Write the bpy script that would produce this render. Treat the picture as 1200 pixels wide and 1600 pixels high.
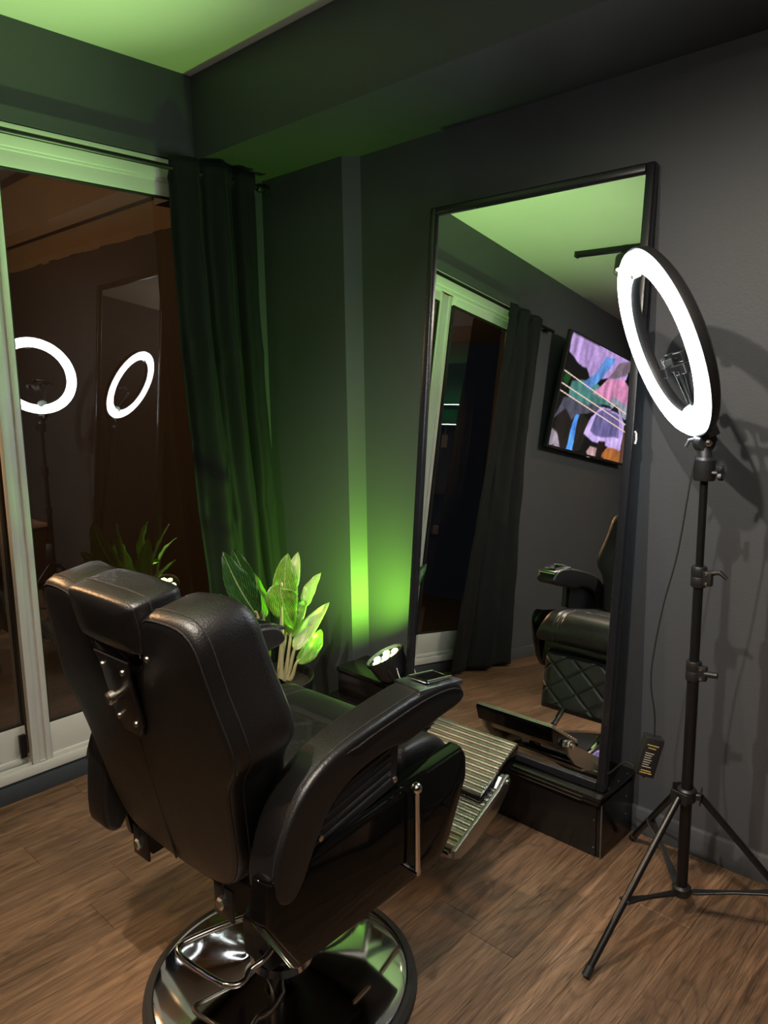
import bpy, bmesh, math, random
from mathutils import Vector, Matrix, noise
random.seed(7)
for o in list(bpy.data.objects): bpy.data.objects.remove(o)
SC = bpy.context.scene
COL = SC.collection
R = math.radians
PI = math.pi

# ------------------------------------------------------------------ camera
cd = bpy.data.cameras.new('camera'); cam = bpy.data.objects.new('camera', cd); COL.objects.link(cam)
cd.sensor_fit = 'HORIZONTAL'; cd.sensor_width = 36; cd.lens = 36*1176.28/1200; cd.clip_start = .02
_y, _p, _r = R(43.6023), R(-9.4373), R(-.8478)
fw = Vector((math.cos(_p)*math.cos(_y), math.cos(_p)*math.sin(_y), math.sin(_p)))
rt = fw.cross(Vector((0, 0, 1))).normalized(); up = rt.cross(fw)
r2 = math.cos(_r)*rt+math.sin(_r)*up; u2 = -math.sin(_r)*rt+math.cos(_r)*up
cam.matrix_world = Matrix(((r2.x, u2.x, -fw.x, 0), (r2.y, u2.y, -fw.y, 0), (r2.z, u2.z, -fw.z, 1.42), (0, 0, 0, 1)))
SC.camera = cam
# ------------------------------------------------------------------ world, exposure
w = bpy.data.worlds.new('night'); SC.world = w; w.use_nodes = True
w.node_tree.nodes['Background'].inputs[0].default_value = (.010, .012, .018, 1)
w.node_tree.nodes['Background'].inputs[1].default_value = .35
vs = SC.view_settings; vs.view_transform = 'Standard'; vs.look = 'None'; vs.gamma = 1; vs.use_curve_mapping = False
vs.exposure = 0.0
P_TRACK = (42, 122, 100, 210)   # spotlights on the ceiling track
P_PAR = 58                 # green stage light
RING = 26                   # emission of the ring diffuser

def lamp(kind, name, loc, power, col, size=.03, aim=None, spot=60, blend=.6, sx=None, sy=None):
    l = bpy.data.lights.new(name, kind); l.energy = power; l.color = col
    if kind == 'AREA':
        l.shape = 'RECTANGLE'; l.size = sx; l.size_y = sy
    else: l.shadow_soft_size = size
    if kind == 'SPOT': l.spot_size = R(spot); l.spot_blend = blend
    o = bpy.data.objects.new(name, l); COL.objects.link(o); o.location = loc
    if aim: o.rotation_euler = (Vector(aim)-Vector(loc)).to_track_quat('-Z', 'Y').to_euler()
    return o
WARM = (1, .78, .56); NEUT = (1, .88, .74)
SPOTS = [((.17, 1.93, 2.39), (1.15, 1.5, .4)), ((.22, 1.13, 2.42), (1.6, .9, .3)), ((.30, .50, 2.42), (1.9, .6, .3)), ((.10, -.45, 2.42), (-.8, 2.6, 1.2))]
lamp('SPOT', 'track_lamp', SPOTS[0][0], P_TRACK[0], WARM, .03, SPOTS[0][1], 80, .8)
lamp('SPOT', 'track_lamp', SPOTS[1][0], P_TRACK[1], NEUT, .02, SPOTS[1][1], 100, .8)
lamp('SPOT', 'track_lamp', SPOTS[2][0], P_TRACK[2], NEUT, .02, SPOTS[2][1], 100, .8)
lamp('SPOT', 'track_lamp', SPOTS[3][0], P_TRACK[3], NEUT, .03, SPOTS[3][1], 58, .9)  # unseen extra spot, added to brighten the television wall
lamp('SPOT', 'downlight_lamp', (-1.5, 1.72, 2.44), 34, (1, .55, .28), .04, (-.6, 1.75, .4), 120, .8)
lamp('POINT', 'balcony_lamp', (.2, 4.6, 2.4), 40, (1, .64, .34), .05)
lamp('SPOT', 'balcony_spot', (.24, 4.3, 2.3), 300, (1, .58, .28), .03, (.80, 2.1, 1.15), 34, .6)
# green stage light beam
PARP = Vector((1.95, 1.86, .42)); PARN = Vector((-.30, .36, .885)).normalized()
lamp('SPOT', 'stage_light_beam', PARP+PARN*.03, P_PAR, (.34, 1, .05), .014, PARP+Vector((.10, .50, .52)), 135, 1)
lamp('SPOT', 'stage_light_ceiling_wash', PARP+PARN*.03, 235, (.54, 1, .33), .014, PARP+Vector((-.52, .14, .87)), 48, 1)  # separate spot added at the fixture to wash the ceiling green
lamp('AREA', 'ceiling_fill', (-.7, -.5, 1.9), 46, (1, .90, .80), aim=(-.6, -.6, 2.6), sx=1.0, sy=1.0)  # unseen fill lamp, added only to lift the ceiling brightness

# ------------------------------------------------------------------ materials
def nodes(m): return m.node_tree.nodes, m.node_tree.links
def mat(name, col, rough=.5, metal=0, bump=0, bscale=80, spec=.5, coat=0, var=0, emis=None, es=0, vscale=6, rvar=0):
    m = bpy.data.materials.new(name); m.use_nodes = True; N, L = nodes(m); b = N['Principled BSDF']
    b.inputs['Base Color'].default_value = (*col, 1); b.inputs['Roughness'].default_value = rough
    b.inputs['Metallic'].default_value = metal; b.inputs['Specular IOR Level'].default_value = spec
    b.inputs['Coat Weight'].default_value = coat; b.inputs['Coat Roughness'].default_value = .04
    tc = N.new('ShaderNodeTexCoord')
    if bump:
        n = N.new('ShaderNodeTexNoise'); n.inputs['Scale'].default_value = bscale; n.inputs['Detail'].default_value = 4
        L.new(tc.outputs['Object'], n.inputs['Vector'])
        bp = N.new('ShaderNodeBump'); bp.inputs['Strength'].default_value = bump; bp.inputs['Distance'].default_value = .002
        L.new(n.outputs[0], bp.inputs['Height']); L.new(bp.outputs[0], b.inputs['Normal'])
    if var or rvar:
        n2 = N.new('ShaderNodeTexNoise'); n2.inputs['Scale'].default_value = vscale; n2.inputs['Detail'].default_value = 5
        L.new(tc.outputs['Object'], n2.inputs['Vector'])
        if var:
            cr = N.new('ShaderNodeMapRange'); cr.inputs[3].default_value = 1-var; cr.inputs[4].default_value = 1+var
            L.new(n2.outputs[0], cr.inputs[0])
            mx = N.new('ShaderNodeVectorMath'); mx.operation = 'SCALE'; mx.inputs[0].default_value = col
            L.new(cr.outputs[0], mx.inputs['Scale']); L.new(mx.outputs[0], b.inputs['Base Color'])
        if rvar:
            c2 = N.new('ShaderNodeMapRange'); c2.inputs[3].default_value = rough-rvar; c2.inputs[4].default_value = rough+rvar
            L.new(n2.outputs[0], c2.inputs[0]); L.new(c2.outputs[0], b.inputs['Roughness'])
    if emis: b.inputs['Emission Color'].default_value = (*emis, 1); b.inputs['Emission Strength'].default_value = es
    return m
M = {}
M['wall'] = mat('wall_paint', (.057, .062, .070), .55, bump=.25, bscale=140, var=.06, vscale=3)
M['ceil'] = mat('ceiling_paint', (.62, .60, .56), .85, bump=.2, bscale=90, var=.03)
M['curb'] = mat('curb_paint', (.05, .06, .072), .5, bump=.3, bscale=60, var=.12, vscale=9)
M['alu'] = mat('white_aluminium', (.68, .69, .65), .36, bump=.05, bscale=30, var=.03, vscale=5, rvar=.03)
M['gasket'] = mat('rubber_gasket', (.012, .012, .012), .6, var=.1)
M['leather'] = mat('black_leather', (.0065, .006, .006), .38, bump=.35, bscale=260, spec=.55, rvar=.06, vscale=20)
M['thread'] = mat('leather_stitching', (.009, .008, .008), .6, bump=.8, bscale=600)
M['gloss'] = mat('black_lacquer', (.003, .003, .003), .05, spec=.28, rvar=.02)
M['steel'] = mat('black_steel', (.008, .008, .009), .35, metal=.2, spec=.5, rvar=.08)
M['chrome'] = mat('chrome', (.70, .70, .70), .07, metal=1, rvar=.03)
M['bolt'] = mat('zinc_bolt', (.6, .58, .52), .25, metal=1, rvar=.05)
M['cast'] = mat('cast_aluminium', (.50, .50, .47), .30, metal=1, bump=.3, bscale=120, rvar=.1)
M['plastic'] = mat('black_plastic', (.012, .012, .013), .42, bump=.2, bscale=200, rvar=.06)
M['frame'] = mat('black_satin_frame', (.008, .009, .012), .28, spec=.5, rvar=.05)
M['laminate'] = mat('black_laminate', (.007, .006, .006), .22, spec=.5, rvar=.08, vscale=5)
M['edge'] = mat('worn_board_edge', (.07, .062, .05), .5, var=.5, vscale=30)
M['plate'] = mat('brushed_ashtray_plate', (.42, .45, .50), .26, metal=1, bump=.15, bscale=90, rvar=.08)
M['cloth'] = mat('black_satin_cloth', (.0066, .0082, .0086), .75, spec=.2, bump=.3, bscale=300, rvar=.05)
M['cloth'].node_tree.nodes['Principled BSDF'].inputs['Sheen Weight'].default_value = .02
M['rubber'] = mat('rubber', (.012, .012, .012), .55, bump=.2, bscale=120, rvar=.05)
M['mirror'] = mat('mirror_glass', (.88, .91, .89), .004, metal=1)
M['pot'] = mat('dark_planter', (.012, .012, .012), .4, bump=.3, bscale=40, rvar=.05)
M['soil'] = mat('potting_soil', (.02, .013, .008), .9, bump=1, bscale=60, var=.4, vscale=40)
M['stem'] = mat('plant_stem', (.42, .38, .20), .45, bump=.3, bscale=50, var=.25, vscale=20)
M['ring'] = mat('ring_diffuser', (.8, .8, .8), .4, emis=(.86, .95, 1), es=RING)
M['ledw'] = mat('led_lens', (.6, .9, .5), .2, emis=(.75, 1, .45), es=30)
M['ledy'] = mat('led_lens_yellow', (.6, .9, .3), .2, emis=(1, .95, .30), es=18)
M['down'] = mat('downlight_lens', (.9, .8, .6), .3, emis=(1, .85, .6), es=25)
M['spotlens'] = mat('spotlight_lens', (.9, .85, .7), .3, emis=(1, .88, .7), es=2.5)
M['shelfled'] = mat('shelf_led_strip', (.6, .9, .6), .3, emis=(.7, 1, .75), es=9)
M['wood2'] = mat('walnut_cabinet', (.05, .03, .022), .4, var=.3, vscale=8)
M['bronze'] = mat('bronze_panel', (.40, .25, .18), .45, var=.15)
M['paper'] = mat('kraft_card', (.45, .30, .2), .7, var=.1)
M['brown'] = mat('balcony_wall_brown', (.062, .043, .026), .85, bump=.4, bscale=30, var=.15, vscale=4)
M['tan'] = mat('balcony_wall_upper', (.22, .155, .088), .85, bump=.4, bscale=30, var=.15, vscale=4)
M['stone'] = mat('balcony_floor', (.04, .036, .032), .7, bump=.5, bscale=20, var=.3)
M['gold'] = mat('gold_print', (.55, .42, .12), .5, emis=None, var=.2, vscale=200)
M['wprint'] = mat('pale_print', (.40, .38, .34), .5, var=.3, vscale=300)
M['lens'] = mat('frosted_sensor', (.45, .6, .55), .3, emis=(.6, .9, .85), es=.25)
M['pwhite'] = mat('white_plastic', (.6, .6, .58), .4, var=.05)

def leaf_mat(name, mid, dark, vein, dens):
    m = bpy.data.materials.new(name); m.use_nodes = True; N, L = nodes(m); b = N['Principled BSDF']
    uv = N.new('ShaderNodeUVMap'); sp = N.new('ShaderNodeSeparateXYZ'); L.new(uv.outputs[0], sp.inputs[0])
    ab = N.new('ShaderNodeMath'); ab.operation = 'ABSOLUTE'; L.new(sp.outputs[0], ab.inputs[0])
    s1 = N.new('ShaderNodeMath'); s1.operation = 'MULTIPLY_ADD'; L.new(ab.outputs[0], s1.inputs[0]); s1.inputs[1].default_value = -.55
    L.new(sp.outputs[1], s1.inputs[2])
    s2 = N.new('ShaderNodeMath'); s2.operation = 'MULTIPLY'; L.new(s1.outputs[0], s2.inputs[0]); s2.inputs[1].default_value = 75
    s3 = N.new('ShaderNodeMath'); s3.operation = 'SINE'; L.new(s2.outputs[0], s3.inputs[0])
    nz = N.new('ShaderNodeTexNoise'); nz.inputs['Scale'].default_value = 9; L.new(uv.outputs[0], nz.inputs['Vector'])
    ad = N.new('ShaderNodeMath'); ad.operation = 'MULTIPLY_ADD'; L.new(s3.outputs[0], ad.inputs[0]); ad.inputs[1].default_value = .22
    L.new(nz.outputs[0], ad.inputs[2])
    r = N.new('ShaderNodeValToRGB'); L.new(ad.outputs[0], r.inputs[0])
    r.color_ramp.elements[0].position = dens; r.color_ramp.elements[0].color = (*dark, 1)
    r.color_ramp.elements[1].position = dens+.42; r.color_ramp.elements[1].color = (*mid, 1)
    ls = N.new('ShaderNodeMath'); ls.operation = 'LESS_THAN'; L.new(ab.outputs[0], ls.inputs[0]); ls.inputs[1].default_value = .05
    mx = N.new('ShaderNodeMix'); mx.data_type = 'RGBA'; L.new(ls.outputs[0], mx.inputs['Factor']); L.new(r.outputs[0], mx.inputs[6])
    mx.inputs[7].default_value = (*vein, 1); L.new(mx.outputs[2], b.inputs['Base Color'])
    b.inputs['Roughness'].default_value = .28
    tr = N.new('ShaderNodeBsdfTranslucent'); L.new(mx.outputs[2], tr.inputs[0])
    ms = N.new('ShaderNodeMixShader'); ms.inputs[0].default_value = .35
    L.new(b.outputs[0], ms.inputs[1]); L.new(tr.outputs[0], ms.inputs[2]); L.new(ms.outputs[0], N['Material Output'].inputs[0])
    return m
M['leafA'] = leaf_mat('variegated_leaf', (.42, .62, .10), (.08, .30, .02), (.45, .55, .2), .34)
M['leafB'] = leaf_mat('lit_pale_leaf', (.80, .80, .42), (.35, .60, .10), (.6, .65, .4), .30)  # pale variegation, whitened so the colour carries the stage light's glare
M['leafC'] = leaf_mat('dark_leaf', (.10, .22, .05), (.012, .06, .012), (.3, .4, .15), .46)

def wood():
    m = bpy.data.materials.new('wood_plank'); m.use_nodes = True; N, L = nodes(m); b = N['Principled BSDF']
    tc = N.new('ShaderNodeTexCoord'); oi = N.new('ShaderNodeObjectInfo')
    off = N.new('ShaderNodeVectorMath'); off.operation = 'SCALE'; off.inputs[0].default_value = (13.1, 7.7, 3.3); L.new(oi.outputs['Random'], off.inputs['Scale'])
    ad = N.new('ShaderNodeVectorMath'); L.new(tc.outputs['Object'], ad.inputs[0]); L.new(off.outputs[0], ad.inputs[1])
    mp = N.new('ShaderNodeMapping'); mp.inputs['Scale'].default_value = (1.3, 22, 1); L.new(ad.outputs[0], mp.inputs[0])
    n1 = N.new('ShaderNodeTexNoise'); n1.inputs['Scale'].default_value = 2.2; n1.inputs['Detail'].default_value = 7; n1.inputs['Roughness'].default_value = .6; n1.inputs['Distortion'].default_value = .7
    L.new(mp.outputs[0], n1.inputs['Vector'])
    mp2 = N.new('ShaderNodeMapping'); mp2.inputs['Scale'].default_value = (6, 290, 1); L.new(ad.outputs[0], mp2.inputs[0])
    n2 = N.new('ShaderNodeTexNoise'); n2.inputs['Scale'].default_value = 2.5; n2.inputs['Detail'].default_value = 4; L.new(mp2.outputs[0], n2.inputs['Vector'])
    # cathedral rings
    mp3 = N.new('ShaderNodeMapping'); mp3.inputs['Scale'].default_value = (.9, 5.5, 1); L.new(ad.outputs[0], mp3.inputs[0])
    n3 = N.new('ShaderNodeTexNoise'); n3.inputs['Scale'].default_value = 1.5; n3.inputs['Detail'].default_value = 1.5; L.new(mp3.outputs[0], n3.inputs['Vector'])
    k = N.new('ShaderNodeMath'); k.operation = 'MULTIPLY'; k.inputs[1].default_value = 95; L.new(n3.outputs[0], k.inputs[0])
    sn = N.new('ShaderNodeMath'); sn.operation = 'SINE'; L.new(k.outputs[0], sn.inputs[0])
    r = N.new('ShaderNodeValToRGB'); L.new(n1.outputs[0], r.inputs[0]); e = r.color_ramp.elements
    e[0].position = .30; e[0].color = (.090, .050, .028, 1); e[1].position = .72; e[1].color = (.250, .152, .090, 1)
    x = e.new(.50); x.color = (.165, .094, .052, 1)
    a1 = N.new('ShaderNodeMapRange'); a1.inputs[1].default_value = .62; a1.inputs[2].default_value = 1.0; L.new(sn.outputs[0], a1.inputs[0])
    a3 = N.new('ShaderNodeMapRange'); a3.inputs[1].default_value = .50; a3.inputs[2].default_value = .66; L.new(n2.outputs[0], a3.inputs[0])
    m1 = N.new('ShaderNodeMath'); m1.operation = 'MULTIPLY'; L.new(a1.outputs[0], m1.inputs[0]); m1.inputs[1].default_value = .24
    m2 = N.new('ShaderNodeMath'); m2.operation = 'MULTIPLY_ADD'; L.new(a3.outputs[0], m2.inputs[0]); m2.inputs[1].default_value = .60; L.new(m1.outputs[0], m2.inputs[2])
    a2 = N.new('ShaderNodeMath'); a2.operation = 'SUBTRACT'; a2.inputs[0].default_value = 1.08; L.new(m2.outputs[0], a2.inputs[1])
    r1 = r; r = N.new('ShaderNodeVectorMath'); r.operation = 'SCALE'; L.new(r1.outputs[0], r.inputs[0]); L.new(a2.outputs[0], r.inputs['Scale'])
    mr = N.new('ShaderNodeMapRange'); mr.inputs[3].default_value = .82; mr.inputs[4].default_value = 1.2; L.new(oi.outputs['Random'], mr.inputs[0])
    sc = N.new('ShaderNodeVectorMath'); sc.operation = 'SCALE'; L.new(r.outputs[0], sc.inputs[0]); L.new(mr.outputs[0], sc.inputs['Scale'])
    L.new(sc.outputs[0], b.inputs['Base Color']); b.inputs['Roughness'].default_value = .45
    bp = N.new('ShaderNodeBump'); bp.inputs['Strength'].default_value = .35; bp.inputs['Distance'].default_value = .002
    L.new(a2.outputs[0], bp.inputs['Height']); L.new(bp.outputs[0], b.inputs['Normal'])
    return m
M['wood'] = wood()

def pane_mat():
    m = bpy.data.materials.new('tinted_door_glass'); m.use_nodes = True; N, L = nodes(m)
    for n in list(N):
        if n.type == 'BSDF_PRINCIPLED': N.remove(n)
    t = N.new('ShaderNodeBsdfTransparent'); t.inputs[0].default_value = (.78, .74, .70, 1)
    g = N.new('ShaderNodeBsdfGlossy'); g.inputs['Roughness'].default_value = .004; g.inputs[0].default_value = (1, .97, .93, 1)
    f = N.new('ShaderNodeFresnel'); f.inputs[0].default_value = 1.6
    a = N.new('ShaderNodeMath'); a.operation = 'MULTIPLY_ADD'; a.inputs[1].default_value = 1.5; a.inputs[2].default_value = .10; L.new(f.outputs[0], a.inputs[0])
    mx = N.new('ShaderNodeMixShader'); L.new(a.outputs[0], mx.inputs[0]); L.new(t.outputs[0], mx.inputs[1]); L.new(g.outputs[0], mx.inputs[2])
    L.new(mx.outputs[0], N['Material Output'].inputs[0]); return m
M['pane'] = pane_mat()

# ------------------------------------------------------------------ mesh helpers
def merge(bm, t, f=None):
    if f:
        for v in t.verts: v.co = Vector(f(v.co))
    me = bpy.data.meshes.new('tmp'); t.to_mesh(me); t.free(); bm.from_mesh(me); bpy.data.meshes.remove(me)
def bevel(t, b, seg=2):
    if b: bmesh.ops.bevel(t, geom=list(t.edges), offset=b, segments=seg, profile=.5, affect='EDGES', clamp_overlap=True)
def box(bm, a, b, bev=0, seg=2, f=None):
    t = bmesh.new(); bmesh.ops.create_cube(t, size=1)
    for v in t.verts: v.co = Vector([(a[i]+b[i])/2+v.co[i]*(b[i]-a[i]) for i in range(3)])
    bevel(t, bev, seg); merge(bm, t, f)
def prism(bm, pts, lo, hi, ax='y', bev=0, seg=2, f=None):
    t = bmesh.new()
    def P(p, h): return (p[0], h, p[1]) if ax == 'y' else ((h, p[0], p[1]) if ax == 'x' else (p[0], p[1], h))
    va = [t.verts.new(P(p, lo)) for p in pts]; vb = [t.verts.new(P(p, hi)) for p in pts]
    t.faces.new(va); t.faces.new(vb[::-1]); n = len(pts)
    for i in range(n): t.faces.new((va[i], vb[i], vb[(i+1) % n], va[(i+1) % n]))
    bmesh.ops.recalc_face_normals(t, faces=t.faces)
    if bev:
        es = [e for e in t.edges if abs((e.verts[0].co-e.verts[1].co)[{'x': 0, 'y': 1, 'z': 2}[ax]]) < 1e-6]
        bmesh.ops.bevel(t, geom=es, offset=bev, segments=seg, profile=.5, affect='EDGES', clamp_overlap=True)
    merge(bm, t, f)
def tube(bm, pts, r, n=10, closed=False, caps=True, f=None):
    pts = [Vector(p) for p in pts]; t = bmesh.new(); rings = []; m = len(pts); prev = None
    for i, p in enumerate(pts):
        a = pts[(i-1) % m] if (closed or i) else p; b = pts[(i+1) % m] if (closed or i < m-1) else p
        d = (b-a).normalized()
        if prev is None:
            u = d.cross(Vector((0, 0, 1)));
            if u.length < .05: u = d.cross(Vector((0, 1, 0)))
        else: u = prev-d*prev.dot(d)
        u.normalize(); prev = u; w_ = d.cross(u); rr = r[i] if isinstance(r, (list, tuple)) else r
        rings.append([t.verts.new(p+(u*math.cos(2*PI*k/n)+w_*math.sin(2*PI*k/n))*rr) for k in range(n)])
    for i in range(m if closed else m-1):
        A, B_ = rings[i], rings[(i+1) % m]
        for k in range(n): t.faces.new((A[k], A[(k+1) % n], B_[(k+1) % n], B_[k]))
    if caps and not closed: t.faces.new(rings[0][::-1]); t.faces.new(rings[-1])
    bmesh.ops.recalc_face_normals(t, faces=t.faces); merge(bm, t, f)
def smoothpath(pts, k=6, closed=False):
    pts = [Vector(p) for p in pts]; n = len(pts); out = []
    for i in range(n if closed else n-1):
        g = (lambda j: pts[j % n]) if closed else (lambda j: pts[max(0, min(n-1, j))])
        p0, p1, p2, p3 = g(i-1), g(i), g(i+1), g(i+2)
        for s in range(k):
            t = s/k; out.append(.5*((2*p1)+(p2-p0)*t+(2*p0-5*p1+4*p2-p3)*t*t+(3*p1-p0-3*p2+p3)*t**3))
    if not closed: out.append(pts[-1])
    return out
def lathe(bm, prof, n=48, f=None):
    t = bmesh.new(); rings = []
    for r, z in prof: rings.append([t.verts.new((max(r, 1e-5)*math.cos(2*PI*k/n), max(r, 1e-5)*math.sin(2*PI*k/n), z)) for k in range(n)])
    for A, B_ in zip(rings, rings[1:]):
        for k in range(n): t.faces.new((A[k], A[(k+1) % n], B_[(k+1) % n], B_[k]))
    bmesh.ops.remove_doubles(t, verts=t.verts, dist=1e-5); bmesh.ops.recalc_face_normals(t, faces=t.faces); merge(bm, t, f)
def frm(c, n, a=None):   # local z -> n
    n = Vector(n).normalized(); c = Vector(c)
    a = Vector(a) if a else (Vector((0, 0, 1)).cross(n) if abs(n.z) < .99 else Vector((1, 0, 0)))
    a = (a-n*a.dot(n)).normalized(); b = n.cross(a)
    return lambda v: c+a*v[0]+b*v[1]+n*v[2]
def sphere(bm, c, r, n=14, s=(1, 1, 1)):
    t = bmesh.new(); bmesh.ops.create_uvsphere(t, u_segments=n, v_segments=n//2+1, radius=r)
    merge(bm, t, lambda v: (c[0]+v[0]*s[0], c[1]+v[1]*s[1], c[2]+v[2]*s[2]))
def pillow(bm, out, rings, f=None):
    """closed outline (2-D) lofted through rings of (scale, height); f maps (u,v,h)"""
    t = bmesh.new(); cx = sum(p[0] for p in out)/len(out); cy = sum(p[1] for p in out)/len(out)
    if isinstance(rings, dict): cx, cy = rings['c']; rings = rings['r']
    R_ = []
    for s, h in rings:
        R_.append([t.verts.new((cx+(p[0]-cx)*s, cy+(p[1]-cy)*s, h)) for p in out])
    n = len(out)
    for A, B_ in zip(R_, R_[1:]):
        for k in range(n): t.faces.new((A[k], A[(k+1) % n], B_[(k+1) % n], B_[k]))
    bmesh.ops.remove_doubles(t, verts=t.verts, dist=1e-5)
    bmesh.ops.recalc_face_normals(t, faces=t.faces); merge(bm, t, f)
def grid(bm, nu, nv, f, close=False, thick=None):
    t = bmesh.new(); V = [[t.verts.new(f(i/nu, j/nv)) for j in range(nv+1)] for i in range(nu+1)]
    for i in range(nu):
        for j in range(nv): t.faces.new((V[i][j], V[i+1][j], V[i+1][j+1], V[i][j+1]))
    bmesh.ops.recalc_face_normals(t, faces=t.faces)
    merge(bm, t)
def obj(name, bm, m, parent=None, smooth=35, local=False, kind=None, label=None):
    me = bpy.data.meshes.new(name); bm.to_mesh(me); bm.free()
    me.materials.append(M[m] if isinstance(m, str) else m)
    if smooth:
        for p in me.polygons: p.use_smooth = True
        me.set_sharp_from_angle(angle=R(smooth))
    o = bpy.data.objects.new(name, me); COL.objects.link(o)
    if parent:
        o.parent = parent
        if not local:   # mesh written in world coordinates
            q = parent
            while q.parent: q = q.parent
            if parent == q: o.matrix_parent_inverse = Matrix.Translation(-q.location)
    if kind: o['kind'] = kind
    if label: o['label'] = label
    return o
def thing(name, label, cat, loc=(0, 0, 0), rz=0, group=None, kind=None):
    o = bpy.data.objects.new(name, None); COL.objects.link(o); o.location = loc; o.rotation_euler = (0, 0, rz)
    o.empty_display_size = .05
    if kind: o['kind'] = kind
    if label: o['label'] = label
    if cat: o['category'] = cat
    if group: o['group'] = group
    return o
def tag(o, label, cat, group=None):
    o['label'] = label; o['category'] = cat
    if group: o['group'] = group
    return o
def B(): return bmesh.new()
def one(name, m, parent, fn, **k):
    b = B(); fn(b); return obj(name, b, m, parent, **k)
def sbox(name, a, b, m, parent=None, bev=0, kind='structure'):
    t = B(); box(t, a, b, bev); o = obj(name, t, m, parent); 
    if kind and not parent: o['kind'] = kind
    return o

# ------------------------------------------------------------------ setting
XR, YB, ZC = 2.16, 2.634, 2.588
XL, YF = -2.25, -2.0
fl = sbox('floor', (XL, YF, -.06), (XR+.05, YB+.02, -.012), 'rubber')
PW = .141; rows = int((YB+.05-YF)/PW)+1; y0 = .652-19*PW
joint = {0: 1.832, 4: 1.82, 13: 1.057, 3: 1.477, 9: .93, 8: .80}
for i in range(rows+1):
    ya = y0+i*PW; yb = ya+PW
    if yb < YF or ya > YB: continue
    k = i-19; jx = joint.get(k, ((i*.47) % 1.22)+.1)
    x = jx-4*1.22
    while x < XR:
        xa, xb = max(x, XL), min(x+1.22, XR+.03)
        if xb-xa > .02:
            t = B(); c = ((xa+xb)/2, (max(ya, YF)+min(yb, YB+.01))/2, -.006)
            dx, dy = (xb-xa)/2-.0003, (min(yb, YB+.01)-max(ya, YF))/2-.0002
            prism(t, [(-dx, -dy), (dx, -dy), (dx, dy), (-dx, dy)], -.006, .006, 'z')
            for e in (1,): pass
            bmesh.ops.bevel(t, geom=[e for e in t.edges if all(v.co.z > 0 for v in e.verts)], offset=.0009, segments=1, affect='EDGES')
            o = obj('plank', t, 'wood', fl, smooth=0, local=True); o.location = c
        x += 1.22
sbox('ceiling', (XL, YF, ZC), (XR+.1, YB+.2, ZC+.08), 'ceil')
# wall with the mirror: wall, pilaster and boxed beam
t = B(); box(t, (XR, YF, 0), (XR+.12, 2.16, ZC))
prism(t, [(2.105, 2.20), (XR, 2.155), (XR+.12, 2.155), (XR+.12, 2.9), (2.105, 2.9)], 0, ZC, 'z')
obj('wall_right', t, 'wall', kind='structure')
sbox('trim_1', (1.739, YF, 2.287), (XR, 2.72, ZC), 'wall', bev=.003)
sbox('wall_left', (XL-.1, YF, 0), (XL, YB+.2, ZC), 'wall')
sbox('wall_front', (XL, YF-.1, 0), (XR+.1, YF, ZC), 'wall')
t = B()
box(t, (XL, YB, 2.275), (1.739, YB+.20, ZC))            # header above the door
box(t, (XL, YB, 0), (-.10, YB+.20, 2.275))              # wall with the television
box(t, (1.95, 2.695, 0), (2.3, 2.88, 2.287))            # jamb behind the curtain
box(t, (1.70, 2.73, 2.16), (2.3, 2.88, 2.5))
obj('wall_back', t, 'wall', kind='structure')
t = B(); box(t, (-.10, YB, 0), (2.1, YB+.2, .060), .003); box(t, (-.10, YB+.012, .05), (2.1, YB+.2, .078), .002)
obj('trim_2', t, 'curb', kind='structure')
t = B(); prism(t, [(0, 0), (-.012, 0), (-.012, .078), (-.007, .086), (0, .088)], YF, 2.15, 'y', f=lambda v: (XR+v[0], v[1], v[2])); obj('baseboard_right', t, 'wall', kind='structure')
t = B(); box(t, (XL, YB-.012, 0), (-.12, YB, .08), .003); obj('baseboard_back', t, 'wall', kind='structure')

# sliding glass door
def gy(x, off=0): return 2.66-.008*(x-1.2)+off
t = B()
box(t, (-.10, 2.640, .076), (1.96, 2.76, .090), .002)
for yy in (2.640, 2.668, 2.705, 2.745): box(t, (-.10, yy-.003, .088), (1.96, yy+.003, .108), .001)
box(t, (-.10, 2.636, .072), (1.96, 2.641, .104), .001)
box(t, (-.10, 2.640, 2.245), (1.96, 2.78, 2.272), .002); box(t, (-.10, 2.64, 2.20), (1.96, 2.652, 2.250), .002)
box(t, (-.10, 2.66, 2.185), (1.96, 2.672, 2.250), .002)
box(t, (1.93, 2.64, .08), (1.97, 2.78, 2.27), .002); box(t, (-.11, 2.64, .08), (-.07, 2.78, 2.27), .002)
obj('trim_3', t, 'alu', kind='structure')
def stile(bm, x0, x1, ya):
    box(bm, (x0, ya+.012, .100), (x1, ya+.034, 2.19), .002)
    box(bm, (x1-.020, ya, .098), (x1, ya+.02, 2.19), .003)
    box(bm, (x0, ya+.002, .100), (x0+.024, ya+.02, 2.19), .003)
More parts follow.
